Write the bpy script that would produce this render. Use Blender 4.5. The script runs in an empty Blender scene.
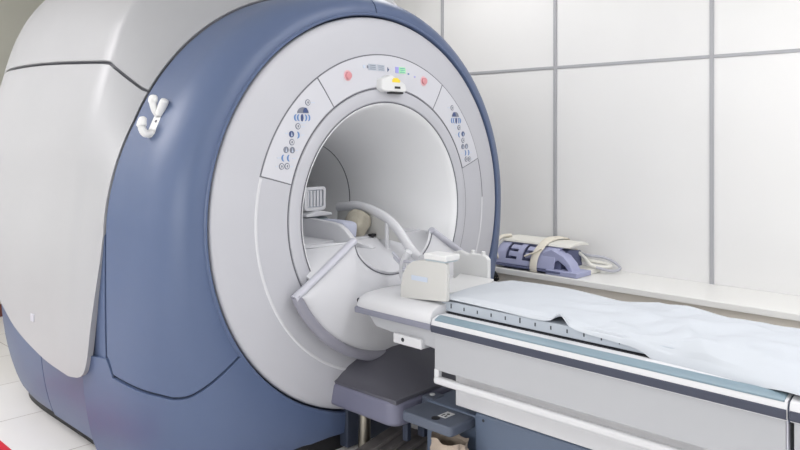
import bpy, bmesh, math, random
from math import sin, cos, radians as R, pi, hypot
from mathutils import Vector, noise
random.seed(3)
scn = bpy.context.scene
COL = scn.collection
ZC = 1.10          # height of the bore axis

# ------------------------------------------------------------ materials
def srgb(c):
    return tuple(((v/255)/12.92 if v/255 <= .04045 else ((v/255+.055)/1.055)**2.4) for v in c)
def mat(name, rgb, rough=.45, metal=0, bump=0, bscale=60, spec=.5, var=0, vscale=3, coat=0, trans=0, emit=None):
    m = bpy.data.materials.new(name); m.use_nodes = True
    nt = m.node_tree; b = nt.nodes['Principled BSDF']
    c = srgb(rgb)
    b.inputs['Base Color'].default_value = (*c, 1)
    b.inputs['Roughness'].default_value = rough
    b.inputs['Metallic'].default_value = metal
    b.inputs['Specular IOR Level'].default_value = spec
    b.inputs['Coat Weight'].default_value = coat
    b.inputs['Coat Roughness'].default_value = .15
    if trans: b.inputs['Subsurface Weight'].default_value = trans; b.inputs['Subsurface Radius'].default_value = (.02, .02, .02)
    if emit: b.inputs['Emission Color'].default_value = (*srgb(emit[0]), 1); b.inputs['Emission Strength'].default_value = emit[1]
    tc = nt.nodes.new('ShaderNodeTexCoord')
    nz = nt.nodes.new('ShaderNodeTexNoise'); nz.inputs['Scale'].default_value = vscale; nz.inputs['Detail'].default_value = 3
    nt.links.new(tc.outputs['Object'], nz.inputs['Vector'])
    v = max(var, .015)
    rp = nt.nodes.new('ShaderNodeValToRGB')
    rp.color_ramp.elements[0].position = .3; rp.color_ramp.elements[1].position = .7
    rp.color_ramp.elements[0].color = (*[x*(1-v) for x in c], 1)
    rp.color_ramp.elements[1].color = (*[min(1, x*(1+v)) for x in c], 1)
    nt.links.new(nz.outputs['Fac'], rp.inputs['Fac']); nt.links.new(rp.outputs['Color'], b.inputs['Base Color'])
    if bump:
        n2 = nt.nodes.new('ShaderNodeTexNoise'); n2.inputs['Scale'].default_value = bscale; n2.inputs['Detail'].default_value = 4
        bp = nt.nodes.new('ShaderNodeBump'); bp.inputs['Strength'].default_value = bump; bp.inputs['Distance'].default_value = .003
        nt.links.new(tc.outputs['Object'], n2.inputs['Vector'])
        nt.links.new(n2.outputs['Fac'], bp.inputs['Height']); nt.links.new(bp.outputs['Normal'], b.inputs['Normal'])
    return m
M = dict(
    white=mat('white_plastic', (206, 207, 212), .38),
    disc=mat('face_plastic', (182, 183, 190), .42),
    bore=mat('bore_plastic', (232, 233, 235), .42),
    cover=mat('cover_plastic', (165, 166, 170), .38),
    blue=mat('blue_grey_plastic', (81, 96, 128), .40, bump=.05, bscale=400),
    dark=mat('dark_gap', (52, 60, 78), .6),
    panel=mat('panel_plastic', (198, 199, 206), .4),
    seal=mat('seal_rubber', (105, 106, 114), .6),
    lav=mat('lavender_plastic', (186, 187, 198), .42),
    bumper=mat('bumper_rubber', (140, 140, 152), .42),
    table=mat('table_plastic', (206, 207, 211), .38),
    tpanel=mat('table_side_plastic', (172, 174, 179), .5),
    stripe=mat('stripe_rubber', (56, 61, 78), .5),
    stripel=mat('stripe_grey', (128, 130, 145), .5),
    teal=mat('teal_rail', (118, 138, 150), .35),
    cradle=mat('cradle_grey', (176, 184, 194), .45),
    ink=mat('black_ink', (35, 38, 45), .6),
    sheet=mat('cotton_sheet', (188, 193, 200), .85, bump=.25, bscale=500, spec=.2),
    coil=mat('coil_shell', (196, 196, 194), .42),
    lid=mat('coil_lid', (214, 215, 216), .35),
    foam=mat('olive_foam', (163, 158, 145), .9, bump=.5, bscale=80, var=.08, vscale=25),
    padblue=mat('pad_grey', (176, 188, 196), .7, bump=.2),
    padlav=mat('pad_lavender', (178, 182, 200), .8),
    hump=mat('dock_shaded_grey', (90, 90, 100), .5),  # hood grey darkened: shade under the table is mixed into the colour
    dock=mat('dock_lavender', (116, 117, 138), .42),
    pedal=mat('pedal_blue_grey', (86, 94, 110), .45),
    base=mat('base_blue', (90, 103, 124), .45),
    steel=mat('steel', (150, 145, 135), .3, metal=1),
    plate=mat('pedal_metal', (120, 116, 116), .45, metal=.4, var=.12, vscale=20),
    bag=mat('brown_bag', (170, 156, 143), .85, bump=.4, bscale=40, var=.12, vscale=12),
    black=mat('black_plastic', (22, 22, 26), .5),
    red=mat('red_button', (204, 140, 146), .4),
    redpale=mat('red_button_ring', (222, 176, 182), .4),
    navy=mat('icon_navy', (62, 78, 122), .5),
    azure=mat('icon_blue', (96, 132, 184), .5),
    icongrey=mat('icon_grey', (120, 124, 138), .5),
    iconpale=mat('icon_pale', (190, 200, 216), .5),
    lcd=mat('display_grey', (176, 184, 196), .3),
    lcdgreen=mat('display_green', (150, 214, 160), .3, emit=((150, 220, 160), .15)),
    lcdpurple=mat('display_purple', (160, 160, 222), .3),
    yellow=mat('label_yellow', (232, 206, 60), .5),
    purple=mat('coil_lavender', (172, 176, 208), .5),
    purpled=mat('coil_lavender_dark', (96, 102, 134), .6),
    cream=mat('cream_strap', (232, 226, 212), .8, bump=.3, bscale=200),
    cwhite=mat('coil_white', (236, 235, 228), .5),
    bench=mat('ledge_top', (238, 238, 236), .35),
    benchf=mat('ledge_front', (216, 210, 200), .5),
    wall=mat('wall_panel', (240, 240, 240), .42, var=.012, vscale=1.2),
    wallb=mat('wall_back_paint', (186, 186, 176), .7),
    batten=mat('panel_joint', (176, 177, 182), .5),
    ceil=mat('ceiling_paint', (235, 235, 230), .8),
    skirt=mat('skirting_brown', (110, 60, 50), .6),
    redtape=mat('red_tape', (206, 28, 52), .5),
)
def floor_mat():
    m = bpy.data.materials.new('floor_tiles'); m.use_nodes = True
    nt = m.node_tree; b = nt.nodes['Principled BSDF']; b.inputs['Roughness'].default_value = .28
    tc = nt.nodes.new('ShaderNodeTexCoord'); mp = nt.nodes.new('ShaderNodeMapping')
    mp.inputs['Location'].default_value = (.12, .28, 0)
    br = nt.nodes.new('ShaderNodeTexBrick'); br.offset = 0; br.squash = 1
    br.inputs['Scale'].default_value = 1; br.inputs['Brick Width'].default_value = .6; br.inputs['Row Height'].default_value = .6
    br.inputs['Mortar Size'].default_value = .0035; br.inputs['Mortar Smooth'].default_value = .1
    br.inputs['Color1'].default_value = (*srgb((240, 238, 237)), 1); br.inputs['Color2'].default_value = (*srgb((234, 232, 230)), 1)
    br.inputs['Mortar'].default_value = (*srgb((186, 180, 176)), 1)
    nz = nt.nodes.new('ShaderNodeTexNoise'); nz.inputs['Scale'].default_value = 4; nz.inputs['Detail'].default_value = 6
    mx = nt.nodes.new('ShaderNodeMixRGB'); mx.blend_type = 'MULTIPLY'; mx.inputs['Fac'].default_value = .05
    nt.links.new(tc.outputs['Object'], mp.inputs['Vector']); nt.links.new(mp.outputs['Vector'], br.inputs['Vector'])
    nt.links.new(tc.outputs['Object'], nz.inputs['Vector'])
    nt.links.new(br.outputs['Color'], mx.inputs['Color1']); nt.links.new(nz.outputs['Fac'], mx.inputs['Color2'])
    nt.links.new(mx.outputs['Color'], b.inputs['Base Color'])
    return m
M['floor'] = floor_mat()

# ------------------------------------------------------------ mesh helpers
def finish(o, bevel=0, seg=3, sharp=35):
    me = o.data
    bm = bmesh.new(); bm.from_mesh(me)
    bmesh.ops.remove_doubles(bm, verts=bm.verts, dist=1e-5)
    bmesh.ops.recalc_face_normals(bm, faces=bm.faces)
    for f in bm.faces: f.smooth = True
    lim = R(sharp)
    for e in bm.edges:
        if len(e.link_faces) == 2:
            e.smooth = e.calc_face_angle(0) < lim
        else: e.smooth = False
    bm.to_mesh(me); bm.free()
    if bevel:
        md = o.modifiers.new('bevel', 'BEVEL'); md.width = bevel; md.segments = seg; md.limit_method = 'ANGLE'; md.angle_limit = R(40)
        md.harden_normals = True
    return o
def mk(name, verts, faces, m, parent=None, bevel=0, sharp=35, seg=3):
    me = bpy.data.meshes.new(name); me.from_pydata([tuple(v) for v in verts], [], faces); me.update()
    me.materials.append(M[m] if isinstance(m, str) else m)
    o = bpy.data.objects.new(name, me); COL.objects.link(o)
    if parent is not None: o.parent = parent; o.matrix_parent_inverse = parent_inv(parent)
    return finish(o, bevel, seg, sharp)
def parent_inv(p):
    from mathutils import Matrix
    return Matrix.Translation(-p.location)   # part meshes sit at the world origin
def thing(name, label, cat, loc=(0, 0, 0), group=None):
    o = bpy.data.objects.new(name, None); COL.objects.link(o); o.location = loc; o.empty_display_size = .1
    o['label'] = label; o['category'] = cat
    if group: o['group'] = group
    return o
def tag(o, label, cat, group=None):
    o['label'] = label; o['category'] = cat
    if group: o['group'] = group
    return o
def struct(o): o['kind'] = 'structure'; return o
def boxv(x0, x1, y0, y1, z0, z1):
    return [(x, y, z) for x in (x0, x1) for y in (y0, y1) for z in (z0, z1)]
BFQ = [(0, 1, 2, 3), (7, 6, 5, 4), (0, 4, 5, 1), (1, 5, 6, 2), (2, 6, 7, 3), (3, 7, 4, 0)]
BF = [(0, 1, 3, 2), (4, 6, 7, 5), (0, 4, 5, 1), (2, 3, 7, 6), (0, 2, 6, 4), (1, 5, 7, 3)]
def box(name, x0, x1, y0, y1, z0, z1, m, parent=None, bevel=.004, seg=3):
    return mk(name, boxv(x0, x1, y0, y1, z0, z1), BF, m, parent, bevel, seg=seg)
def prism(name, pts, axis, a0, a1, m, parent=None, bevel=.004, seg=3, sharp=35):
    """polygon pts in the plane across axis, extruded from a0 to a1"""
    def P(p, a):
        if axis == 'x': return (a, p[0], p[1])
        if axis == 'y': return (p[0], a, p[1])
        return (p[0], p[1], a)
    n = len(pts)
    v = [P(p, a0) for p in pts]+[P(p, a1) for p in pts]
    f = [tuple(range(n)), tuple(range(2*n-1, n-1, -1))]+[(i, (i+1) % n, n+(i+1) % n, n+i) for i in range(n)]
    return mk(name, v, f, m, parent, bevel, seg=seg, sharp=sharp)
def shell(name, P, us, vs, m, parent=None, th=.02, bevel=.004, seg=2, sharp=35):
    """surface grid P(u,v) given thickness towards its inner side (away from the axis-outward normal)"""
    nu, nv = len(us), len(vs)
    pts = [[Vector(P(u, v)) for v in vs] for u in us]
    def nrm(i, j):
        a = pts[min(i+1, nu-1)][j]-pts[max(i-1, 0)][j]; b = pts[i][min(j+1, nv-1)]-pts[i][max(j-1, 0)]
        n = a.cross(b)
        return n.normalized() if n.length > 1e-9 else Vector((0, 0, 1))
    V = [p for r in pts for p in r]
    s = None
    ci, cj = nu//2, nv//2
    c = pts[ci][cj]; n0 = nrm(ci, cj)
    out = Vector((c.x, -.35 if th_front(c) else 0, c.z-ZC))
    s = 1 if n0.dot(out) > 0 else -1
    V2 = [pts[i][j]-nrm(i, j)*s*th for i in range(nu) for j in range(nv)]
    N = nu*nv
    idx = lambda i, j: i*nv+j
    F = []
    for i in range(nu-1):
        for j in range(nv-1):
            F.append((idx(i, j), idx(i+1, j), idx(i+1, j+1), idx(i, j+1)))
            F.append((N+idx(i, j), N+idx(i, j+1), N+idx(i+1, j+1), N+idx(i+1, j)))
    for i in range(nu-1):
        for j in (0, nv-1):
            F.append((idx(i, j), idx(i+1, j), N+idx(i+1, j), N+idx(i, j)))
    for j in range(nv-1):
        for i in (0, nu-1):
            F.append((idx(i, j), idx(i, j+1), N+idx(i, j+1), N+idx(i, j)))
    return mk(name, V+V2, F, m, parent, bevel, seg=seg, sharp=sharp)
def th_front(c): return c.y < .45
def lin(a, b, n): return [a+(b-a)*i/(n-1) for i in range(n)]
def lathe(name, prof, m, parent=None, a0=0, a1=360, n=128, closed_prof=False, bevel=0, sharp=35, cx=0, cz=ZC):
    full = abs(a1-a0) >= 360
    ks = n if full else n+1
    V = []; F = []; q = len(prof)
    for k in range(ks):
        t = R(a0+(a1-a0)*k/n)
        for r, y in prof: V.append((cx+r*cos(t), y, cz+r*sin(t)))
    for k in range(n):
        k2 = (k+1) % ks
        for j in range(q if closed_prof else q-1):
            j2 = (j+1) % q
            F.append((k*q+j, k2*q+j, k2*q+j2, k*q+j2))
    if closed_prof and not full:
        F.append(tuple(range(q))); F.append(tuple((ks-1)*q+j for j in range(q)))
    return mk(name, V, F, m, parent, bevel, sharp=sharp)
def tube(name, path, r, m, parent=None, n=10, flat=1, up=(0, 0, 1), smooth=4, sharp=50, caps=True):
    """sweep; flat scales the width along the 'up x tangent' side"""
    P = [Vector(p) for p in path]
    if smooth > 1 and len(P) > 2:
        Q = []
        for i in range(len(P)-1):
            p0, p1, p2, p3 = P[max(i-1, 0)], P[i], P[i+1], P[min(i+2, len(P)-1)]
            for s in range(smooth):
                t = s/smooth
                Q.append(.5*((2*p1)+(p2-p0)*t+(2*p0-5*p1+4*p2-p3)*t*t+(3*p1-p0-3*p2+p3)*t**3))
        Q.append(P[-1]); P = Q
    V = []; F = []
    up = Vector(up)
    for i, p in enumerate(P):
        t = (P[min(i+1, len(P)-1)]-P[max(i-1, 0)]).normalized()
        s = t.cross(up)
        if s.length < 1e-3: s = t.cross(Vector((1, 0, 0)))
        s.normalize(); u = s.cross(t).normalized()
        rr = r(i/(len(P)-1)) if callable(r) else r
        for k in range(n):
            a = 2*pi*k/n
            V.append(p+s*cos(a)*rr*flat+u*sin(a)*rr)
    for i in range(len(P)-1):
        for k in range(n):
            F.append((i*n+k, i*n+(k+1) % n, (i+1)*n+(k+1) % n, (i+1)*n+k))
    if caps: F.append(tuple(range(n))); F.append(tuple((len(P)-1)*n+k for k in range(n)))
    return mk(name, V, F, m, parent, sharp=sharp)
def cyl(name, c, r, h, axis, m, parent=None, n=24, bevel=.001):
    pts = [(r*cos(2*pi*k/n), r*sin(2*pi*k/n)) for k in range(n)]
    if axis == 'z': pts = [(c[0]+p[0], c[1]+p[1]) for p in pts]; a = c[2]
    elif axis == 'y': pts = [(c[0]+p[0], c[2]+p[1]) for p in pts]; a = c[1]
    else: pts = [(c[1]+p[0], c[2]+p[1]) for p in pts]; a = c[0]
    return prism(name, pts, axis, a, a+h, m, parent, bevel, seg=2)
def interp(tab, x):
    if x <= tab[0][0]: return tab[0][1]
    for i in range(len(tab)-1):
        if x <= tab[i+1][0]:
            x0, y0 = tab[i]; x1, y1 = tab[i+1]
            xm, ym = tab[i-1] if i > 0 else (x0-(x1-x0), y0-(y1-y0)*0)
            xn, yn = tab[i+2] if i+2 < len(tab) else (x1+(x1-x0), y1)
            h = x1-x0; m0 = (y1-ym)/(x1-xm)*h; m1 = (yn-y0)/(xn-x0)*h; t = (x-x0)/h
            return (2*t**3-3*t*t+1)*y0+(t**3-2*t*t+t)*m0+(-2*t**3+3*t*t)*y1+(t**3-t*t)*m1
    return tab[-1][1]

# ------------------------------------------------------------ room
XW, YB, XL, YF, ZT = 2.0, 3.9, -4.6, -5.5, 2.95
struct(box('floor', XL, XW, YF, YB, -.1, 0, 'floor', bevel=0))
struct(box('ceiling', XL, XW, YF, YB, ZT, ZT+.1, 'ceil', bevel=0))
wr = struct(box('wall_right', XW, XW+.1, YF, YB, 0, ZT, 'wall', bevel=0))
wb = struct(box('wall_back', XL, XW, YB, YB+.1, 0, ZT, 'wallb', bevel=0))
struct(box('wall_left', XL-.1, XL, YF, YB, 0, ZT, 'wallb', bevel=0))
struct(box('wall_front', XL, XW, YF-.1, YF, 0, ZT, 'wall', bevel=0))
for i, y in enumerate((2.41, 1.32, .27, -.825, -1.91, -3.0)):
    box('panel_joint', XW-.012, XW+.002, y-.0125, y+.0125, .565, ZT, 'batten', wr, bevel=.003)
box('panel_joint', XW-.009, XW+.002, YF, YB, 1.93, 1.95, 'batten', wr, bevel=.003)
struct(box('baseboard_back', XL, XW, YB-.02, YB, 0, .1, 'skirt', bevel=.004))
# long ledge along the right wall
struct(box('trim_1', 1.57, XW, YF+.02, 2.9, .015, .53, 'benchf', bevel=.004))
lt = struct(box('trim_2', 1.545, XW-.001, YF+.02, 2.92, .532, .57, 'bench', bevel=.006))

# ------------------------------------------------------------ scanner
mri = thing('mri_scanner', 'large round white and blue-grey MRI scanner with open bore, filling the left', 'MRI scanner', (0, 1.0, 0))

def Rb(t):
    c, s = cos(t), sin(t)
    if s >= 0: return 1.076+.034*c*c
    return ((abs(c)/1.11)**4.5+(abs(s)/1.30)**4.5)**(-1/4.5)
def flare(t):
    s = sin(t)
    return .13 if s < 0 else max(.03, .13*(1-2.0*s))
def clampz(x, z, z0=.06): return (x, max(z, z0))
def blueP(t, v, off=0):
    th = R(t); w = Rb(th)-.95; k = min(.40, 1.35*w+.03)
    if v < .7:
        ph = v/.7*pi/2
        r = .95+w*sin(ph)**.92; y = k*(1-cos(ph)**.88)
        nr, ny = sin(ph), -cos(ph)
    else:
        r = .95+w; y = k+(.440-k)*(v-.7)/.3 if v <= 1 else .44+(v-1)*.6; nr, ny = 1, 0
    r *= 1+flare(th)*max(0, y-.1)
    r -= nr*off; y -= ny*off
    x, z = r*cos(th), ZC+r*sin(th)
    x, z = clampz(x, z, .085+off)
    return (x, y, z)
vs = [i/20*.7 for i in range(21)]+[.8, .9, 1]
g = .16
def seam(v): return interp([(0, 34.2), (.28, 34.8), (.37, 34.0), (.45, 32.4), (.7, 28.9), (1, 25.8)], v)
shell('side_shell', lambda u, v: blueP(90.6+g+(89.4+seam(v)-2*g)*u, v), lin(0, 1, 70), vs, 'blue', mri, .02, .0035)
shell('side_shell', lambda u, v: blueP(90.6-g-(90.6+seam(v)-2*g)*u, v), lin(0, 1, 70), vs, 'blue', mri, .02, .0035)
shell('lower_housing', lambda u, v: blueP(180+seam(v)+g+(180-2*seam(v)-2*g)*u, v, -.006), lin(0, 1, 70), vs+[1.1, 1.2, 1.3], 'blue', mri, .02, .0035)
shell('inner_frame', lambda t, v: blueP(t, v, .012), lin(0, 360, 150), vs, 'dark', mri, .02, 0)

# body behind the blue ring
RCt = [(-90, 1.02), (-60, 1.2), (-45, 1.46), (-37, 1.50), (-29, 1.385), (-16, 1.262), (4, 1.18), (15, 1.195), (25, 1.226), (33, 1.265), (46, 1.358), (60, 1.40), (75, 1.39), (90, 1.36)]
def elev(t):   # elevation above the horizontal through the axis
    t = t % 360
    if t <= 90: return t
    if t <= 270: return 180-t
    return t-360
def bodyP(t, y, off=0):
    th = R(t); rf = Rb(th)*(1+flare(th)*.36)+.003; rc = interp(RCt, elev(t))
    if y < .62:
        a = (y-.447)/.173; a = max(0, a); a = a*(1.25-.25*a)
        r = rf+(rc-rf)*a
    elif y < .70: r = rc*(1+.012*sin((y-.62)/.08*pi/2))
    else: r = rc*1.012
    r *= 1+(.02+.035*max(0, sin(th)))*sin(pi*min(1, max(0, (y-.7)/1.6)))
    if y > 1.7: q = (y-1.7)/.75; r *= math.sqrt(max(0, 1-.5*q*q))
    r -= off
    x, z = clampz(r*cos(th), ZC+r*sin(th), .08+off)
    return (x, y, z)
ys = [.449, .46, .475, .50, .53, .56, .585, .605, .62, .64, .665, .70, .8, .95, 1.1, 1.3, 1.5, 1.6, 1.7, 1.8, 1.9, 2.0, 2.1, 2.2, 2.26]
es = lambda y: 30.2+2.8*min(1, max(0, (y-.47)/.15))
shell('top_cover', lambda u, y: bodyP(es(y)+.35+(180-2*es(y)-.7)*u, y), lin(0, 1, 70), ys, 'cover', mri, .025, .006)
EB = [(.448, -2), (.47, -8), (.49, -13), (.52, -20), (.54, -25.3), (.56, -27.8), (.59, -28.9), (.65, -28.9), (.72, -28.5), (.83, -28), (.96, -27), (1.21, -24.3), (1.34, -22), (1.49, -18.5), (1.65, -12), (1.78, -3), (1.85, 8)]
ys2 = [y for y in lin(.449, .57, 18)]+[.585, .605, .62, .64, .665, .70]+lin(.76, 1.85, 24)
for sgn in (1, -1):
    def P(u, y, sgn=sgn):
        e0, e1 = interp(EB, y), es(y)-.35
        e = e0+(e1-e0)*u
        x, yy, z = bodyP(180-e, y)
        return (x*sgn, yy, z)
    c = shell('side_cover', P, lin(0, 1, 50), ys2, 'cover', mri, .03, .010, seg=3)
shell('joint_ring', lambda t, y: (bodyP(t, .448, .014)[0], y, bodyP(t, .448, .014)[2]), lin(0, 360, 150), lin(.40, .50, 4), 'dark', mri, .03, 0)
shell('body_core', lambda t, y: bodyP(t, y, .03 if elev(t) > 4 else (.03+.25*min(1, (4-elev(t))/14))), lin(0, 360, 120), ys, 'seal', mri, .01, 0)
# blue skirt under the white covers
def skirtP(t, y, off=0):
    th = R(t); r = Rb(th)*1.045
    if y > 1.3: q = (y-1.3)/1.0; r *= math.sqrt(max(0, 1-.30*q*q))
    x, z = clampz(r*cos(th), ZC+r*sin(th), .085)
    return (x, y, z)
shell('skirt_panel', lambda t, y: skirtP(t, y), lin(188, 270, 50), lin(.626, 1.18, 12), 'blue', mri, .02, .005)
shell('skirt_panel', lambda t, y: skirtP(t, y), lin(352, 270.3, 50), lin(.626, 1.18, 12), 'blue', mri, .02, .005)
for a, b in ((181.5, 213), (-1.5, -33)):
    shell('skirt_filler', lambda t, y: skirtP(t, y), lin(a, b, 24), lin(.452, .66, 8), 'blue', mri, .02, .002)
shell('rear_skirt', lambda t, y: skirtP(t, y), lin(176, 364, 90), lin(1.186, 2.2, 14), 'blue', mri, .02, .005)
lathe('rear_cover', [(.50, 2.27), (.9, 2.262), (1.02, 2.24), (1.03, 2.15)], 'blue', mri)
# toe kick
def toe():
    a = []
    for k in range(120):
        t = 2*pi*k/120
        a.append((1.01*math.copysign(abs(cos(t))**.45, cos(t)), 1.08+1.05*math.copysign(abs(sin(t))**.35, sin(t))))
    return prism('toe_kick', a, 'z', 0, .09, 'black', mri, 0)
toe()

# white front face
def arcn(c, n): return c
lathe('front_face', [(.938, .045), (.9385, .012), (.936, .002), (.930, -.006), (.915, -.013), (.89, -.020), (.84, -.032), (.80, -.041), (.752, -.050), (.70, -.056), (.598, -.060), (.596, -.057), (.596, -.03)], 'disc', mri, n=180)
lathe('shell_lip', [(.947, .02), (.9475, -.002), (.951, -.007), (.958, -.007), (.963, -.002), (.964, .02)], 'blue', mri, n=180)
lathe('face_seal', [(.951, .03), (.9385, .022), (.926, .03)], 'dark', mri)
lathe('collar_seal', [(.597, -.0590), (.5965, -.0620), (.593, -.0625), (.5915, -.0595), (.5915, -.04)], 'seal', mri, n=180)
lathe('bore_collar', [(.592, -.03), (.592, -.060), (.589, -.066), (.575, -.070), (.55, -.070), (.532, -.066), (.5285, -.062), (.5285, -.03)], 'disc', mri, n=180)
lathe('bore_seal', [(.5285, -.064), (.5265, -.066), (.524, -.0655), (.522, -.055)], 'seal', mri, n=180)
lathe('bore_funnel', [(.5235, -.03), (.5235, -.062), (.520, -.064), (.512, -.056), (.500, -.025), (.483, .03), (.462, .10), (.437, .18), (.41, .26), (.385, .34), (.362, .42), (.345, .50), (.335, .578)], 'bore', mri, n=180)
lathe('bore_joint', [(.336, .577), (.333, .578), (.333, .583), (.336, .584)], 'seal', mri, n=120)
lathe('bore_tube', [(.3345, .583), (.322, .66), (.308, .78), (.302, .9), (.302, 1.35), (.31, 1.5), (.34, 1.75), (.40, 2.0), (.47, 2.2), (.50, 2.27)], 'bore', mri, n=120)
# embossed lower bead and printed panel edge line
lathe('face_bead', [(.757, -.0488), (.7545, -.0525), (.7505, -.0535), (.7465, -.0525), (.744, -.0515)], 'white', mri, a0=165.3, a1=362, n=120)

# control panels (proud of the face by a couple of millimetres)
def facey(r):
    tab = [(.60, -.0600), (.70, -.056), (.752, -.050), (.80, -.041)]
    for i in range(3):
        if r <= tab[i+1][0]:
            (a, b), (c, d) = tab[i], tab[i+1]; return b+(d-b)*(r-a)/(c-a)
    return tab[-1][1]
def sector(name, r0, r1, a0, a1, m, parent, lift=.003, n=40):
    rs = lin(r0, r1, 6)
    return shell(name, lambda t, r: (r*cos(R(t)), facey(r)-lift, ZC+r*sin(R(t))), lin(a0, a1, n), rs, m, parent, .006, .001, seg=1)
def gasket(a0, a1):
    return sector('panel_seal', .599, .7585, a0, a1, 'seal', mri, .0012, 60)
gasket(164.9, 18.4)
lathe('face_seam', [(.7585, facey(.758)-.0006), (.7545, facey(.755)-.0016), (.7515, facey(.7515)-.0006)], 'seal', mri, a0=2, a1=18.3, n=24)
cp1 = sector('control_panel', .6005, .7525, 164.5, 124.6, 'panel', mri)
cp2 = sector('display_panel', .6005, .7525, 124.1, 56.9, 'panel', mri)
cp3 = sector('control_panel', .6005, .7525, 56.4, 18.8, 'panel', mri)

def facept(x, z, lift): return (x, facey(hypot(x, z-ZC))-lift, z)
def icon(name, x, z, w, h, m, parent, shape='disc', rot=0, lift=.005):
    if shape == 'disc': pts = [(w/2*cos(2*pi*k/16), h/2*sin(2*pi*k/16)) for k in range(16)]
    elif shape == 'half': pts = [(w/2*cos(pi*k/10), h*sin(pi*k/10)-h/2) for k in range(11)]
    elif shape == 'tri': pts = [(-w/2, -h/2), (w/2, -h/2), (0, h/2)]
    elif shape == 'cres':
        pts = [(w/2*cos(a), h/2*sin(a)) for a in lin(-pi/2, pi/2, 9)]+[(w/5*cos(a), h/2*.8*sin(a)) for a in lin(pi/2, -pi/2, 7)]
    else: pts = [(-w/2, -h/2), (w/2, -h/2), (w/2, h/2), (-w/2, h/2)]
    c, s = cos(rot), sin(rot)
    pts = [(x+p[0]*c-p[1]*s, z+p[0]*s+p[1]*c) for p in pts]
    y = facey(hypot(x, z-ZC))
    # lies flush on the sloping panel: each corner takes the face's own depth
    n = len(pts)
    V = [(p[0], facey(hypot(p[0], p[1]-ZC))-lift, p[1]) for p in pts]+[(p[0], facey(hypot(p[0], p[1]-ZC))+.002, p[1]) for p in pts]
    F = [tuple(range(n)), tuple(range(2*n-1, n-1, -1))]+[(i, (i+1) % n, n+(i+1) % n, n+i) for i in range(n)]
    return mk(name, V, F, m, parent)
def keypad(par, sx):
    # measured rows on the left panel, mirrored for the right one
    def at(x, z): return (x*sx, z)
    def ring(x, z, m='icongrey'):
        x, z = at(x, z)
        a = icon('button', x, z, .026, .028, m, par); icon('button_face', x, z, .018, .020, 'white', a, lift=.006)
        icon('button_mark', x, z, .008, .012, m, a, lift=.0068)
    def dot(x, z, m, w=.026, mark='iconpale'):
        x, z = at(x, z); a = icon('button', x, z, w, .028, m, par)
        icon('button_mark', x, z, .007, .018, mark, a, 'tri', lift=.0062)
    def arrow(x, z, m, fl):
        x, z = at(x, z); icon('arrow_button', x, z, .024, .030, m, par, 'cres', rot=(pi if fl*sx > 0 else 0))
    def line(x, z, w=.022):
        x, z = at(x, z); icon('printed_text', x, z, w, .004, 'iconpale', par, 'box', lift=.0042)
    ring(-.486, 1.612); line(-.458, 1.612)
    x, z = at(-.512, 1.578); p = icon('patient_icon', x, z, .060, .026, 'icongrey', par, 'half'); icon('patient_icon_side', x+.012*sx, z, .026, .022, 'navy', p, 'half', lift=.006)
    for q, fl in ((-.533, 1), (-.503, -1)): arrow(q, 1.545, 'azure', fl)
    x, z = at(-.518, 1.545); icon('button', x, z, .014, .032, 'navy', par)
    for q in (-.548, -.486): arrow(q, 1.545, 'azure', 1 if q < -.5 else -1)
    line(-.518, 1.523, .04)
    ring(-.541, 1.508); line(-.515, 1.506, .018)
    dot(-.575, 1.474, 'navy'); arrow(-.545, 1.470, 'azure', -1); line(-.60, 1.478, .012); line(-.517, 1.470, .016)
    ring(-.574, 1.440)
    dot(-.604, 1.408, 'icongrey'); dot(-.572, 1.406, 'icongrey'); line(-.548, 1.404, .012)
    arrow(-.616, 1.373, 'azure', 1); arrow(-.588, 1.372, 'azure', 1); line(-.642, 1.374, .016); line(-.563, 1.370, .016)
    ring(-.628, 1.338); ring(-.600, 1.338); line(-.652, 1.338, .010); line(-.576, 1.336, .012)
keypad(cp1, 1); keypad(cp3, -1)
for x in (-.253, .262):
    b = icon('emergency_stop', x, 1.742, .046, .05, 'redpale', cp2)
    y = facey(hypot(x, .642)); cyl('stop_button', (x, y-.016, 1.742), .017, .014, 'y', 'red', b, n=20, bevel=.003)
for x, w, m, nm in ((-.150, .014, 'iconpale', 'indicator'), (-.128, .008, 'icongrey', 'indicator'), (-.097, .052, 'lcd', 'display_screen'), (-.040, .046, 'lcd', 'display_screen'), (.068, .022, 'lcdpurple', 'status_screen'), (.106, .044, 'lcdgreen', 'status_screen')):
    a = icon(nm, x, 1.790 if x < 0 else 1.787, w, .030 if w > .02 else .014, m, cp2, 'box')
    if w > .03:
        for i in (-1, 0, 1): icon('screen_row', x, (1.790 if x < 0 else 1.787)+i*.009, w*.7, .0022, 'icongrey' if x < 0 else 'azure', a, 'box', lift=.0062)
icon('indicator', .008, 1.785, .022, .010, 'navy', cp2, 'tri', rot=-1.57)
icon('indicator', .150, 1.772, .012, .008, 'azure', cp2, 'disc'); icon('indicator', .195, 1.760, .012, .008, 'lcdpurple', cp2, 'disc')
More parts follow.
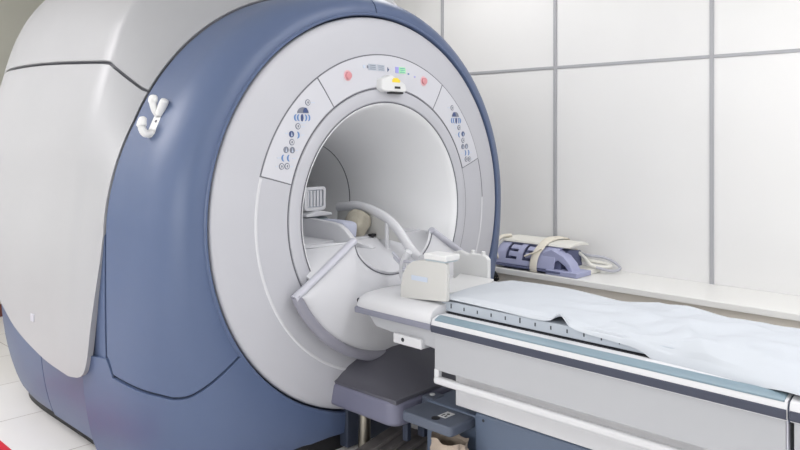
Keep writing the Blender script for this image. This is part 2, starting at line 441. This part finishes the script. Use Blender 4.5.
# housing of the alignment laser, hangs under the displays
pts = [(-.058, 1.735), (.0, 1.757), (.055, 1.740), (.100, 1.715), (.112, 1.690), (.10, 1.676), (-.045, 1.676), (-.062, 1.690)]
al = prism('laser_housing', [(p[0]-.012, p[1]) for p in pts], 'y', -.100, -.05, 'lid', mri, .008)
icon_y = -.1005
mk('warning_label', [(.0, icon_y-.0015, 1.742), (.045, icon_y-.0015, 1.722), (.05, icon_y-.0015, 1.730), (.03, icon_y-.0015, 1.744), (.0, icon_y, 1.740), (.045, icon_y, 1.720)], [(0, 1, 2, 3), (0, 4, 5, 1)], 'yellow', al)
box('warning_label', -.005, .045, -.1018, -.0998, 1.722, 1.736, 'yellow', al, 0)
box('laser_window', .012, .050, -.1018, -.0998, 1.692, 1.703, 'ink', al, 0)
box('laser_window', -.01, .075, -.098, -.06, 1.668, 1.677, 'black', al, .001)
# split line at the crown between the shells
# apron under the bore
def path(pts, u):
    L = [0]
    for a, b in zip(pts, pts[1:]): L.append(L[-1]+hypot(b[0]-a[0], b[1]-a[1]))
    s = u*L[-1]
    for i in range(len(pts)-1):
        if s <= L[i+1]+1e-9:
            t = (s-L[i])/(L[i+1]-L[i]); return (pts[i][0]+(pts[i+1][0]-pts[i][0])*t, pts[i][1]+(pts[i+1][1]-pts[i][1])*t)
    return pts[-1]
INL = [(-.583, .79), (-.265, .985)]
NOT = [(-.265, .985), (-.245, .93), (-.205, .885), (-.14, .84), (-.06, .812), (0, .806), (.06, .812), (.14, .84), (.205, .885), (.245, .93), (.265, .985)]
def apron(u, v):   # u across left->right, v inner->outer
    if u <= .3: a = path(INL, u/.3); 
    elif u >= .7: q = path(INL, (1-u)/.3); a = (-q[0], q[1])
    else: a = path(NOT, (u-.3)/.4)
    th = R(208+124*u); b = (.66*cos(th), ZC+.66*sin(th))
    x, z = a[0]+(b[0]-a[0])*v, a[1]+(b[1]-a[1])*v
    y = -.115-.02*sin(pi*v)
    return (x, y, z)
us = sorted(set([round(i/60, 4) for i in range(61)]))
shell('apron', apron, [.004+.992*u for u in us], lin(0, 1, 9), 'white', mri, .05, .004)
tube('apron_bumper', [(.668*cos(R(t)), -.115, ZC+.668*sin(R(t))) for t in lin(207, 333, 50)], .024, 'bumper', mri, n=14, smooth=1)
for s in (-1, 1):
    tube('apron_trim', [(s*.605, -.118, .783), (s*.50, -.120, .848), (s*.40, -.118, .908), (s*.262, -.112, .992)], .016, 'lav', mri, n=14, smooth=3, flat=1.3)
# bridge through the bore
def bridgeP(u, y):
    hw = interp([(.12, .432), (.18, .408), (.26, .380), (.34, .352), (.42, .327), (.50, .308), (.58, .297), (.66, .282), (.78, .266), (.9, .259), (1.35, .259), (1.5, .259)], y)
    return (-hw+2*hw*u, y, .94)
shell('bore_bridge', bridgeP, lin(0, 1, 5), lin(.123, 1.5, 34), 'white', mri, .02, 0)
box('bridge_support', -.12, .12, .3, 1.9, .81, .93, 'bore', mri, .004)
def notchfloor():
    def P(u, v):
        a = path(NOT, u)
        return (a[0]+(-.43+.86*u-a[0])*v, -.115+v*.235, a[1]+(.94-a[1])*v)
    return shell('bridge_ledge', P, lin(0, 1, 40), lin(0, 1, 12), 'white', mri, .014, .002)
notchfloor()
mk('bridge_slot', [(.095, .005, .8835), (.165, .005, .884), (.165, .035, .900), (.095, .035, .8995), (.095, .005, .880), (.165, .005, .880), (.165, .035, .890), (.095, .035, .890)], BFQ, 'lav', mri)
cyl('latch_post', (.07, .115, .93), .006, .03, 'z', 'black', mri)
box('latch_knob', .052, .088, .105, .13, .957, .970, 'black', mri, .003)
box('latch_bar', -.02, .125, .122, .130, .937, .943, 'black', mri, .001)
box('latch_bar', .145, .27, .150, .157, .937, .943, 'black', mri, .001)
tube('notch_seam', [(p[0], -.1165, p[1]+.001) for p in NOT], .003, 'seal', mri, n=6, smooth=3)
for s in (-1, 1):
    def fillP(u, v, s=s):
        A = Vector((-.50, -.108, .842)).lerp(Vector((-.262, -.112, .982)), u); B = Vector((-.505, -.02, .885)).lerp(Vector((-.435, .125, .938)), u)
        p = A.lerp(B, v); return (p.x*-s, p.y, p.z)
    shell('bore_shelf', fillP, lin(0, 1, 12), lin(0, 1, 8), 'white', mri, .012, .001)
# two-prong hook screwed to the blue shell
hk = prism('coat_hook', [(-.030, -.062), (-.018, -.075), (.010, -.072), (.026, -.055), (.030, .055), (.020, .072), (-.012, .074), (-.028, .06)], 'z', -.006, .006, 'lid', mri, .004)
def knob(r):
    return lambda t: r*(math.sqrt(max(.02, 1-((t-.8)/.2)**2)) if t > .8 else 1)
hd = Vector((-1.022, .262, 1.525))
from mathutils import Matrix
nrm = Vector((-.89, -.16, .42)).normalized(); upv = (Vector((.22, 0, 1)) - nrm*Vector((.22, 0, 1)).dot(nrm)).normalized(); sid = upv.cross(nrm)
HM = Matrix(((sid.x, upv.x, nrm.x, hd.x), (sid.y, upv.y, nrm.y, hd.y), (sid.z, upv.z, nrm.z, hd.z), (0, 0, 0, 1)))
hk.data.transform(HM)
def hp(*p): return tuple(HM @ Vector(p))
tube('hook_prong', [hp(-.004, .030, .004), hp(-.012, .045, .026), hp(-.018, .072, .044), hp(-.022, .100, .050)], knob(.0155), 'lid', hk, flat=1.3, n=14, smooth=8, sharp=80)
tube('hook_prong', [hp(.006, .030, .006), hp(.016, .055, .016), hp(.026, .076, .024), hp(.034, .092, .028)], knob(.0165), 'lid', hk, flat=1.3, n=14, smooth=8, sharp=80)
tube('hook_prong', [hp(0, -.050, .004), hp(-.006, -.066, .026), hp(-.012, -.046, .052), hp(-.016, -.004, .060)], knob(.0155), 'lid', hk, flat=1.4, n=14, smooth=8, sharp=80)
sc = cyl('hook_screw', (0, 0, .006), .006, .003, 'z', 'seal', hk); sc.data.transform(HM)
# cover latch on the side cover
x, y, z = bodyP(180+21, 1.02); 
box('cover_latch', x-.004, x+.01, 1.0, 1.04, z-.018, z+.018, 'lav', mri, .004)

# docking nose under the bore, belongs to the scanner
def rrect(x0, x1, y0, y1, r, corners=(1, 1, 1, 1), n=8):
    P = []
    for (cx, cy, a, on) in ((x1-r, y1-r, 0, corners[0]), (x0+r, y1-r, 90, corners[1]), (x0+r, y0+r, 180, corners[2]), (x1-r, y0+r, 270, corners[3])):
        for k in range(n+1):
            t = R(a+90*k/n); P.append((cx+r*cos(t), cy+r*sin(t)))
    return P
dk = prism('docking_base', rrect(-.315, .33, -.425, .05, .06), 'z', .235, .345, 'dock', mri, .022, seg=5)
def humpP(u, v):
    x = -.305+.62*u
    prof = interp([(0, .335), (.1, .385), (.25, .425), (.42, .452), (.5, .456), (.62, .452), (.8, .43), (.92, .385), (1, .335)], u)
    y = .03-.452*v
    d = max(0, (v-.15)/.85)
    z = .335+(prof-.335)*(1-d**1.6*.92)
    return (x, y, z)
shell('docking_hood', humpP, lin(0, 1, 34), lin(0, 1, 20), 'hump', mri, .02, .002)
box('hood_label', -.10, -.06, -.215, -.205, .400, .412, 'iconpale', mri, 0)
box('docking_post', -.215, -.19, -.40, -.37, .15, .24, 'dark', mri, .004)
box('docking_post', -.13, -.09, -.42, -.38, .15, .24, 'dark', mri, .004)
box('docking_post', .05, .10, -.42, -.38, .15, .24, 'dark', mri, .004)
cyl('docking_leg', (-.215, -.13, 0.0), .028, .24, 'z', 'steel', mri)
box('docking_back', -.22, .30, -.02, .2, .01, .24, 'dark', mri, .01)

# ------------------------------------------------------------ metal plate pedal on the floor
fp = thing('foot_pedal', 'flat brushed metal foot plate on the floor below the scanner docking base', 'pedal', (-.2, -.38, 0))
V = [(-.33, -.17, .075), (-.30, -.455, .07), (-.02, -.455, .125), (-.05, -.17, .125)]
V += [(p[0], p[1], p[2]-.012) for p in V]
mk('pedal_plate', V, [(0, 1, 2, 3), (7, 6, 5, 4), (0, 4, 5, 1), (1, 5, 6, 2), (2, 6, 7, 3), (3, 7, 4, 0)], 'plate', fp, .003)
for i in range(3):
    y = -.23-.07*i
    mk('pedal_rib', [(-.30, y, .078), (-.30, y-.03, .078), (-.05, y-.03, .127), (-.05, y, .127), (-.29, y-.008, .092), (-.29, y-.022, .092), (-.06, y-.022, .138), (-.06, y-.008, .138)], [(0, 1, 5, 4), (1, 2, 6, 5), (2, 3, 7, 6), (3, 0, 4, 7), (4, 5, 6, 7), (3, 2, 1, 0)], 'plate', fp, .002)
cyl('pedal_button', (-.275, -.30, .078), .022, .01, 'z', 'black', fp)
box('pedal_foot', -.28, -.06, -.44, -.22, 0, .07, 'black', fp, .004)

# ------------------------------------------------------------ patient table
tb = thing('patient_table', 'long white MRI patient table docked to the scanner, running off to the right', 'patient table', (0, -1.6, 0))
YE = -2.75
# main deck
deck = [(-.328, .686), (-.336, .697), (-.336, .729), (-.329, .743), (-.30, .752), (-.246, .752), (-.242, .744)]
deck = deck+[(-p[0], p[1]) for p in reversed(deck)]
prism('table_deck', deck, 'y', -.645, -1.953, 'table', tb, .003, seg=2)
prism('table_deck', deck, 'y', -1.958, YE, 'table', tb, .003, seg=2)
prism('deck_joint', [(p[0]*.985, p[1]-.004) for p in deck], 'y', -1.9535, -1.9575, 'dark', tb, 0)
for s in (-1, 1):
    a = [(s*.331, .690), (s*.340, .694), (s*.340, .719), (s*.331, .722)]
    prism('deck_stripe', a, 'y', -.647, -1.951, 'stripe', tb, .001, seg=1)
    prism('deck_stripe', a, 'y', -1.960, YE, 'stripe', tb, .001, seg=1)
    a = [(s*.3325, .738), (s*.3325, .744), (s*.304, .7555), (s*.292, .7545), (s*.292, .748), (s*.325, .738)]
    prism('side_rail', a, 'y', -.66, -1.945, 'teal', tb, .0015, seg=1)
    b = [(s*.345, -0)]
# bridge end towards the gantry
def noseP():
    P = []
    prof = [(-.322, .700), (-.334, .722), (-.332, .745), (-.318, .768), (-.285, .783), (-.2, .787)]
    prof = prof+[(-p[0], p[1]) for p in reversed(prof)]
    rings = []
    for y, k, dz in ((-.638, 1, 0), (-.40, 1, 0), (-.26, .995, -.002), (-.215, .985, -.006), (-.195, .965, -.014), (-.185, .93, -.028)):
        rings.append([(p[0]*k, y, max(.70, p[1]+dz*(1 if p[1] > .71 else 0))) for p in prof])
    V = [v for r in rings for v in r]; n = len(prof); F = []
    for i in range(len(rings)-1):
        for j in range(n): F.append((i*n+j, i*n+(j+1) % n, (i+1)*n+(j+1) % n, (i+1)*n+j))
    F.append(tuple(range(n))); F.append(tuple((len(rings)-1)*n+j for j in range(n)))
    return mk('table_nose', V, F, 'table', tb, .003, sharp=40)
noseP()
for s in (-1, 1):
    prism('nose_stripe', [(s*.30, .693), (s*.337, .696), (s*.338, .720), (s*.325, .723), (s*.30, .72)], 'y', -.196, -.642, 'stripel', tb, .004)
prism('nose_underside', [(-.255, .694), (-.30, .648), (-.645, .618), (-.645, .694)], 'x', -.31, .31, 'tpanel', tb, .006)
nb = box('release_box', -.328, -.24, -.585, -.425, .606, .648, 'table', tb, .006)
cyl('release_hole', (-.3295, -.482, .628), .0085, .01, 'x', 'ink', nb, n=16)
cyl('nose_pin', (-.31, -.195, .742), .012, .03, 'x', 'ink', tb, n=14)
box('nose_slot', -.22, -.17, -.52, -.47, .785, .789, 'seal', tb, .001)
# side panels with grab bars
for s in (-1, 1):
    x0, x1 = sorted((s*.318, s*.300))
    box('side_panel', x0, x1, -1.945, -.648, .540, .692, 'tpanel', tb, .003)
    box('side_panel_edge', x0-.001, x1+.001, -1.951, -1.946, .42, .692, 'lav', tb, .002)
    bar = box('grab_bar', *sorted((s*.330, s*.298)), -1.93, -.648, .486, .516, 'table', tb, .012, seg=4)
    box('bar_bracket', *sorted((s*.322, s*.300)), -.672, -.648, .49, .545, 'table', bar, .004)
# carriage and base
box('carriage_shroud', -.205, .205, -1.93, -.66, .372, .70, 'table', tb, .006)
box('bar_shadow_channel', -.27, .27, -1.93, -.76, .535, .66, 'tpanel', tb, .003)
box('table_base', -.20, .20, -2.6, -.755, .07, .368, 'base', tb, .012)
cyl('base_screw', (-.2015, -.80, .345), .006, .004, 'x', 'ink', tb, n=12)
box('base_nose', -.17, .17, -.76, -.47, .07, .34, 'base', tb, .01)
box('end_carriage', -.322, .322, YE, -1.965, .60, .69, 'tpanel', tb, .006)
box('end_lower', -.28, .28, YE, -1.965, .30, .60, 'base', tb, .006)
# casters
for x in (-.17, .17):
    for y in (-.95, -2.5):
        w = cyl('caster_wheel', (x-.015, y, .045), .045, .03, 'x', 'black', tb, n=24, bevel=.006)
# foot pedals of the table
pdl = prism('brake_pedal', rrect(-.322, -.10, -.735, -.465, .022), 'z', .290, .332, 'pedal', tb, .010, seg=4)
cyl('pedal_dot', (-.285, -.625, .331), .018, .003, 'z', 'black', pdl, n=20, bevel=0)
lb = box('pedal_sticker', -.262, -.20, -.655, -.615, .331, .3335, 'lid', pdl, 0)
box('sticker_mark', -.252, -.236, -.648, -.640, .333, .3342, 'ink', lb, 0)
cyl('sticker_mark', (-.222, -.638, .333), .007, .0012, 'z', 'ink', lb, n=12, bevel=0)
box('sticker_mark', -.252, -.230, -.630, -.624, .333, .3342, 'ink', lb, 0)
box('pedal_arm', -.16, -.08, -.50, -.432, .30, .345, 'pedal', tb, .008)
cyl('dock_button', (-.12, -.46, .343), .012, .006, 'z', 'lid', tb, n=16)
# sliding cradle with its ruler ticks
cr = prism('cradle', [(-.22, .753), (-.236, .757), (-.236, .797), (-.22, .801), (-.12, .795), (.12, .795), (.22, .801), (.236, .797), (.236, .757), (.22, .753)], 'y', -.615, YE, 'cradle', tb, .003)
box('cradle_gap', -.243, .243, YE, -.645, .744, .7535, 'ink', tb, 0)
for i in range(13):
    y = -.665-.067*i
    box('ruler_tick', -.2375, -.2355, y-.0022, y+.0022, .772, .785 if i % 5 else .791, 'ink', cr, 0)

# ------------------------------------------------------------ sheet over the mattress
NE = [(.60, -.236, .806), (.90, -.240, .803), (1.08, -.240, .797), (1.14, -.248, .806), (1.185, -.258, .836), (1.215, -.250, .800), (1.26, -.243, .788), (1.42, -.244, .779), (1.49, -.248, .766), (1.53, -.254, .750), (1.66, -.264, .742), (1.84, -.288, .748), (1.95, -.312, .760), (2.1, -.33, .755), (2.75, -.34, .74)]
def edge(y, k): return interp([(a[0], a[k]) for a in NE], -y)
def sheetP(u, y):
    xn, zn = edge(y, 1), edge(y, 2)
    ztop = .817+.004*sin(-y*9)
    wr = min(1, max(0, (-y-.95)/.4))
    if u < .2:
        t = u/.2; x = xn+(-.215-xn)*t; z = zn+(ztop-zn)*(t**.6)
    elif u > .85:
        t = (u-.85)/.15; x = .215+.02*t; z = ztop-.05*t*t
    else:
        t = (u-.2)/.65; x = -.215+.43*t; z = ztop+.010*sin(pi*t)
    n1 = noise.noise(Vector((x*7+1.3, y*2.6, 0))); n2 = noise.noise(Vector((x*11+y*7, y*5-x*6, 3)))
    rid = abs(noise.noise(Vector((x*5-y*2.2, y*3+x*3, 7))))
    z += wr*(.016*n1+.011*n2-.032*rid+.008)*(1 if u > .06 else .3)+.0015*n2
    return (x, y, max(z, .80 if (abs(x) < .232) else z))
def mk_sheet():
    us = [i/70 for i in range(71)]; yy = [-.618-2.1*i/260 for i in range(261)]
    V = []; F = []
    for y in yy:
        for u in us:
            p = sheetP(u, y)
            if y > -.64: k = (y+.64)/.022; p = (p[0], p[1], p[2]-.004*k)
            V.append(p)
    n = len(us)
    for i in range(len(yy)-1):
        for j in range(n-1): F.append((i*n+j, i*n+j+1, (i+1)*n+j+1, (i+1)*n+j))
    o = mk('bed_sheet', V, F, 'sheet', sharp=180)
    md = o.modifiers.new('thick', 'SOLIDIFY'); md.thickness = .003; md.offset = 1
    return o
tag(mk_sheet(), 'crumpled pale white cotton sheet spread along the patient table', 'sheet')

# ------------------------------------------------------------ open white coil holder at the head of the table
hc = thing('coil_holder', 'upright open white plastic coil shell standing on the table end nearest the bore', 'imaging coil', (-.03, -.53, .80))
prism('near_wall', [(-.402, .778), (-.405, .83), (-.415, .88), (-.44, .92), (-.475, .942), (-.52, .953), (-.60, .955), (-.655, .955), (-.662, .948), (-.662, .80)], 'x', -.2625, -.2395, 'coil', hc, .006)
prism('far_wall', [(-.36, .79), (-.36, .925), (-.40, .935), (-.44, .925), (-.50, .93), (-.55, .925), (-.565, .91), (-.565, .79)], 'x', .135, .160, 'lid', hc, .006)
for y in (-.47, -.53): cyl('wall_peg', (.148, y, .925), .010, .018, 'z', 'lid', hc, n=14)
prism('holder_floor', [(-.2385, .802), (-.2385, .832), (-.16, .815), (0, .810), (.1, .815), (.134, .83), (.134, .802)], 'y', -.405, -.60, 'lid', hc, .003)
lidb = box('padded_lid', -.266, -.176, -.662, -.540, .960, .985, 'lid', hc, .006)
box('lid_gap', -.2615, -.183, -.655, -.547, .955, .960, 'padblue', hc, .001)
box('label_plate', -.2640, -.2620, -.56, -.47, .865, .885, 'iconpale', hc, 0)
box('inner_pad', -.239, -.222, -.60, -.45, .86, .94, 'padblue', hc, .006)

# ------------------------------------------------------------ head coil trough lying on the bridge
tr = thing('head_coil_trough', 'white trough-shaped head coil base with curved side arm inside the bore', 'imaging coil', (0, .2, .87))
nw = [(.60, .945), (.60, 1.045), (.30, 1.052), (.16, 1.046), (.10, 1.040), (.055, 1.02), (.01, .985), (-.04, .968), (-.11, .960), (-.14, .953), (-.13, .946), (.10, .942)]
prism('near_side', nw, 'x', -.175, -.145, 'white', tr, .007)
fw = [(.41, 1.082), (.32, 1.094), (.25, 1.098), (.17, 1.088), (.09, 1.068), (.03, 1.045), (-.04, .998), (-.10, .935), (-.15, .893), (-.19, .875)]
tube('curved_arm', [(.10, p[0], p[1]) for p in fw], .025, 'white', tr, n=14, flat=.8, smooth=4)
up = fw[:8]; low = [(p[0], p[1]-.06-.02*i/7) for i, p in enumerate(up)]
prism('far_side', up+[(.0, .945), (.10, .945), (.41, .945)], 'x', .092, .108, 'coil', tr, .002)
tube('arm_strut', [(.09, .03, 1.03), (.09, .03, .90)], .012, 'white', tr, smooth=1)
prism('trough_floor', [(-.17, .943), (-.17, .958), (-.1, .950), (.06, .950), (.10, .958), (.10, .943)], 'y', .13, .6, 'white', tr, .003)
for q in range(2): pass
cab = tube('coil_cable', [(-.10, -.30, .945), (-.10, -.27, .90), (-.085, -.245, .86), (-.07, -.235, .82), (-.07, -.25, .79)], .016, 'white', tr, n=12)
tube('coil_cable', [(-.08, -.18, .925), (-.10, -.25, .90), (-.12, -.33, .905), (-.12, -.40, .90)], .007, 'lav', tr, n=8)
tube('coil_cable', [(-.06, -.17, .90), (-.09, -.25, .87), (-.12, -.33, .84), (-.13, -.40, .815)], .007, 'lav', tr, n=8)

def cushion(name, c, sx, sy, sz, m, label, cat, rot=(0, 0, 0), pw=3.0, wob=.0, group=None):
    V = []; F = []; nu, nv = 28, 16
    from mathutils import Euler
    E = Euler(rot).to_matrix()
    sp = lambda v, p: math.copysign(abs(v)**p, v)
    for i in range(nv+1):
        ph = -pi/2+pi*i/nv
        for j in range(nu):
            t = 2*pi*j/nu
            p = Vector((sx*sp(cos(ph), 2/pw)*sp(cos(t), 2/pw), sy*sp(cos(ph), 2/pw)*sp(sin(t), 2/pw), sz*sp(sin(ph), 2/pw)))
            if wob: p += p.normalized()*noise.noise(p*30+Vector(c))*wob
            V.append(Vector(c)+E @ p)
    for i in range(nv):
        for j in range(nu): F.append((i*nu+j, i*nu+(j+1) % nu, (i+1)*nu+(j+1) % nu, (i+1)*nu+j))
    return tag(mk(name, V, F, m, sharp=70), label, cat, group)
cushion('foam_cushion', (.03, .185, 1.018), .058, .052, .068, 'foam', 'crumpled olive-grey foam cushion under the curved arm in the bore', 'cushion', (.25, .5, .2), 3.2, .012)
cushion('foam_pad', (-.085, .20, 1.000), .050, .10, .047, 'padlav', 'pale lavender foam pad lying beside the olive cushion in the bore', 'pad', (0, .1, 0), 5)
cushion('head_pad', (-.07, .44, 1.005), .065, .11, .046, 'padblue', 'grey-green head pad deepest in the bore trough behind the olive cushion', 'pad', (0, 0, 0), 4)
mf = thing('mirror_frame', 'upright white rectangular frame standing deep inside the bore above the pads', 'mirror frame', (-.12, .36, 1.07))
def ringbox(name, x0, x1, z0, z1, y0, y1, w, m, par):
    o = rrect(x0, x1, z0, z1, .02); i = rrect(x0+w, x1-w, z0+w, z1-w, .012)
    n = len(o); V = []; F = []
    for y in (y0, y1):
        V += [(p[0], y, p[1]) for p in o]+[(p[0], y, p[1]) for p in i]
    for k in range(n):
        k2 = (k+1) % n
        F += [(k, k2, n+k2, n+k), (2*n+k, 3*n+k, 3*n+k2, 2*n+k2), (k, 2*n+k, 2*n+k2, k2), (n+k, n+k2, 3*n+k2, 3*n+k)]
    return mk(name, V, F, m, par, .003)
ringbox('frame', -.185, -.045, 1.085, 1.205, .34, .362, .016, 'white', mf)
box('frame_panel', -.172, -.058, .352, .358, 1.098, 1.192, 'lcd', mf, .001)
for i in range(5): box('frame_slat', -.165+.021*i, -.152+.021*i, .345, .352, 1.105, 1.185, 'white', mf, .001)
prism('frame_base', [(-.195, 1.058), (-.195, 1.07), (-.11, 1.088), (-.03, 1.07), (-.03, 1.058)], 'y', .31, .39, 'white', mf, .005)

# ------------------------------------------------------------ crumpled bag under the pedal
def bag():
    V = []; F = []; nu, nv = 40, 18
    for i in range(nv+1):
        f = i/nv; z = .0+.265*f
        r = .075*(.75+.35*sin(pi*min(1, f*1.05)))*(1 if f < .9 else 1+.2*(f-.9)/.1)
        for j in range(nu):
            t = 2*pi*j/nu
            rr = r*(1+.22*noise.noise(Vector((cos(t)*2.2, sin(t)*2.2, f*5)))+.10*noise.noise(Vector((cos(t)*6, sin(t)*6, f*14))))
            V.append((-.268+rr*cos(t)*.85, -.685+rr*sin(t)*1.25, z+(.007*sin(5*t) if i == nv else 0)))
    for i in range(nv):
        for j in range(nu): F.append((i*nu+j, i*nu+(j+1) % nu, (i+1)*nu+(j+1) % nu, (i+1)*nu+j))
    F.append(tuple(range(nu)))
    o = mk('paper_bag', V, F, 'bag', sharp=25)
    return tag(o, 'crumpled brown bag standing on the floor under the table brake pedal', 'bag')
bag()

# ------------------------------------------------------------ body coil on the ledge
bc = thing('body_coil', 'lavender curved imaging coil with E-shaped slots strapped to a white shell on the ledge', 'imaging coil', (1.72, .3, .57))
# outer profile across y (x,z): low arch facing the room
def archP(y, t, r=1.0):
    return None
def coilshell():
    prof = [(1.575, .600), (1.585, .640), (1.60, .680), (1.63, .712), (1.68, .735), (1.75, .745)]
    ysl = lin(.66, .20, 56)
    us = lin(0, 1, 24)
    def P(u, y):
        s = u*(len(prof)-1); i = min(int(s), len(prof)-2); t = s-i
        x = prof[i][0]+(prof[i+1][0]-prof[i][0])*t; z = prof[i][1]+(prof[i+1][1]-prof[i][1])*t
        z -= .0
        return Vector((x, y-.05*(1-u) if y < .2 else y, z))
    V = []; F = []
    for u in us:
        for y in ysl: V.append(P(u, y))
    n = len(ysl)
    def hole(u, y):
        # two E-shaped cut-outs
        for y0 in (.588, .455):
            d = y0-y      # 0..0.13 to the right
            if 0 <= d <= .092:
                if .18 < u < .78:
                    if d < .025: return True
                    if .18 < u < .28 or .43 < u < .53 or .68 < u < .78: return True
        return False
    for i in range(len(us)-1):
        for j in range(n-1):
            if not hole((us[i]+us[i+1])/2, (ysl[j]+ysl[j+1])/2): F.append((i*n+j, i*n+j+1, (i+1)*n+j+1, (i+1)*n+j))
    o = mk('slotted_shell', V, F, 'purple', bc, sharp=40)
    md = o.modifiers.new('thick', 'SOLIDIFY'); md.thickness = .014; md.offset = -1
    md = o.modifiers.new('bevel', 'BEVEL'); md.width = .003; md.segments = 2; md.limit_method = 'ANGLE'
    return o
coilshell()
prism('inner_pad', [(1.61, .592), (1.615, .65), (1.65, .695), (1.72, .715), (1.86, .70), (1.88, .592)], 'y', .165, .65, 'purpled', bc, .006)
prism('white_shell', [(1.66, .735), (1.67, .752), (1.74, .764), (1.84, .762), (1.90, .745), (1.90, .73), (1.82, .742), (1.72, .742)], 'y', .13, .66, 'cwhite', bc, .005)
prism('arched_end', [(.30, .598), (.295, .70), (.23, .728), (.14, .69), (.09, .64), (.07, .598), (.10, .598), (.13, .63), (.18, .66), (.23, .64), (.26, .598)], 'x', 1.60, 1.70, 'purple', bc, .006)
box('base_plate', 1.56, 1.90, .14, .67, .583, .597, 'purpled', bc, .004)
box('slab', 1.565, 1.74, .02, .25, .571, .602, 'purple', bc, .005)
box('slab', 1.75, 1.88, .03, .30, .571, .600, 'cwhite', bc, .006)
box('support_strip', 1.60, 1.88, .30, .60, .571, .584, 'black', bc, .002)
st = tube('strap', [(1.565, .34, .575), (1.558, .34, .60), (1.568, .34, .645), (1.588, .335, .69), (1.622, .325, .728), (1.68, .315, .766), (1.76, .305, .778), (1.86, .30, .772), (1.905, .30, .745), (1.905, .30, .60)], .004, 'cream', bc, n=8, flat=7, up=(1, 0, -.3))
tube('strap_tab', [(1.568, .41, .668), (1.578, .38, .682), (1.592, .34, .70), (1.612, .31, .722)], .006, 'cream', bc, n=8, flat=3, up=(0, .3, 1))
tube('coil_cable', [(1.85, .20, .70), (1.83, .12, .66), (1.80, .06, .625), (1.83, .0, .612), (1.90, -.03, .610), (1.93, .02, .62), (1.90, .08, .63), (1.86, .16, .64)], .012, 'cwhite', bc, n=10)
tube('coil_cable', [(1.88, .22, .69), (1.88, .13, .67), (1.92, .03, .66), (1.955, -.03, .63), (1.93, -.08, .60), (1.86, -.06, .59), (1.80, .02, .612)], .009, 'lav', bc, n=10)
tube('strap_loop', [(1.60, .64, .61), (1.585, .66, .67), (1.60, .67, .73), (1.66, .66, .765), (1.72, .63, .77)], .012, 'cream', bc, n=8, flat=1.6)
bc.location.y -= .18
bkc = thing('black_cable', 'bundle of black cables hanging off the ledge edge behind the scanner ring', 'cable', (1.53, .47, .3))
for i in range(3):
    d = .045+i*.012
    tube('cable_strand', [(1.60, .56-d, .59), (1.545, .54-d, .60), (1.525, .53-d, .56), (1.52, .50-d*1.3, .50), (1.53, .53-d*.3, .44), (1.52, .50-d*1.2, .38), (1.525, .52-d, .30)], .008, 'black', bkc, n=8)

# ------------------------------------------------------------ red floor tape
tag(box('floor_tape', -1.52, -1.305, .2, 1.8, .0005, .0025, 'redtape', bevel=0), 'bright red tape strip stuck on the tiled floor left of the scanner', 'floor tape')

# ------------------------------------------------------------ lights (the room's ceiling lamps, plus added ceiling and wall fills)
def area(name, loc, sx, sy, power, col=(1, 1, 1), rot=(0, 0, 0)):
    l = bpy.data.lights.new(name, 'AREA'); l.shape = 'RECTANGLE'; l.size = sx; l.size_y = sy; l.energy = power; l.color = col
    o = bpy.data.objects.new(name, l); COL.objects.link(o); o.location = loc; o.rotation_euler = rot
    return o
area('ceiling_lamp_and_fill', (-.40, -2.1, ZT-.02), .08, 1.2, 17, (.99, .98, 1))
area('ceiling_lamp_and_fill', (-3.6, 2.3, ZT-.02), 1.6, 1.6, 85, (1, .98, 1))  # added to brighten the floor at left
area('ceiling_lamp_and_fill', (-2.7, 1.6, ZT-.02), 1.2, 1.2, 42, (1, .98, 1))  # extra fill added for the floor beside the scanner
area('ceiling_lamp_and_fill', (-1.6, -4.0, ZT-.02), 2.0, 1.6, 24, (.99, .98, 1))
area('ceiling_lamp_and_fill', (.0, -3.2, ZT-.02), 1.5, 1.5, 19, (.99, .98, 1))
area('ceiling_lamp_and_fill', (.4, -1.2, ZT-.02), 1.0, 1.0, 15, (.99, .98, 1))  # fill added to brighten the right wall
area('ceiling_lamp_and_fill', (.9, .9, ZT-.02), .9, .9, 20, (1, .98, .97))  # fill added for the right wall next to the scanner ring
area('wall_fill', (XL+.03, -2.0, 1.35), 1.7, 3.2, 84, (.98, .98, 1), (0, -pi/2, 0))  # invented source, no window here: soft fill from the left wall
area('wall_fill', (XL+.03, 1.8, 1.45), 1.7, 1.6, 12, (1, .97, 1), (0, -pi/2, 0))  # second added fill on the left wall, further back
area('wall_fill', (-.9, YF+.03, 1.6), 3.0, 1.6, 18, (.98, .98, 1), (pi/2, 0, 0))  # added fill from the wall behind the camera, not a window
w = bpy.data.worlds.new('world'); w.use_nodes = True; scn.world = w
w.node_tree.nodes['Background'].inputs[0].default_value = (.8, .85, 1, 1); w.node_tree.nodes['Background'].inputs[1].default_value = .1

# ------------------------------------------------------------ camera
cam = bpy.data.cameras.new('camera'); co = bpy.data.objects.new('camera', cam); COL.objects.link(co)
co.location = (-2.546, -2.624, 1.479)
co.rotation_euler = (pi/2, 0, -math.atan2(.7168, .6973))
cam.sensor_width = 36; cam.lens = 36*749.3/800; cam.shift_y = -(225-133)/800; cam.clip_start = .02
scn.camera = co
scn.view_settings.view_transform = 'Standard'; scn.view_settings.look = 'None'; scn.view_settings.gamma = 1
scn.view_settings.use_curve_mapping = False; scn.view_settings.exposure = -.25
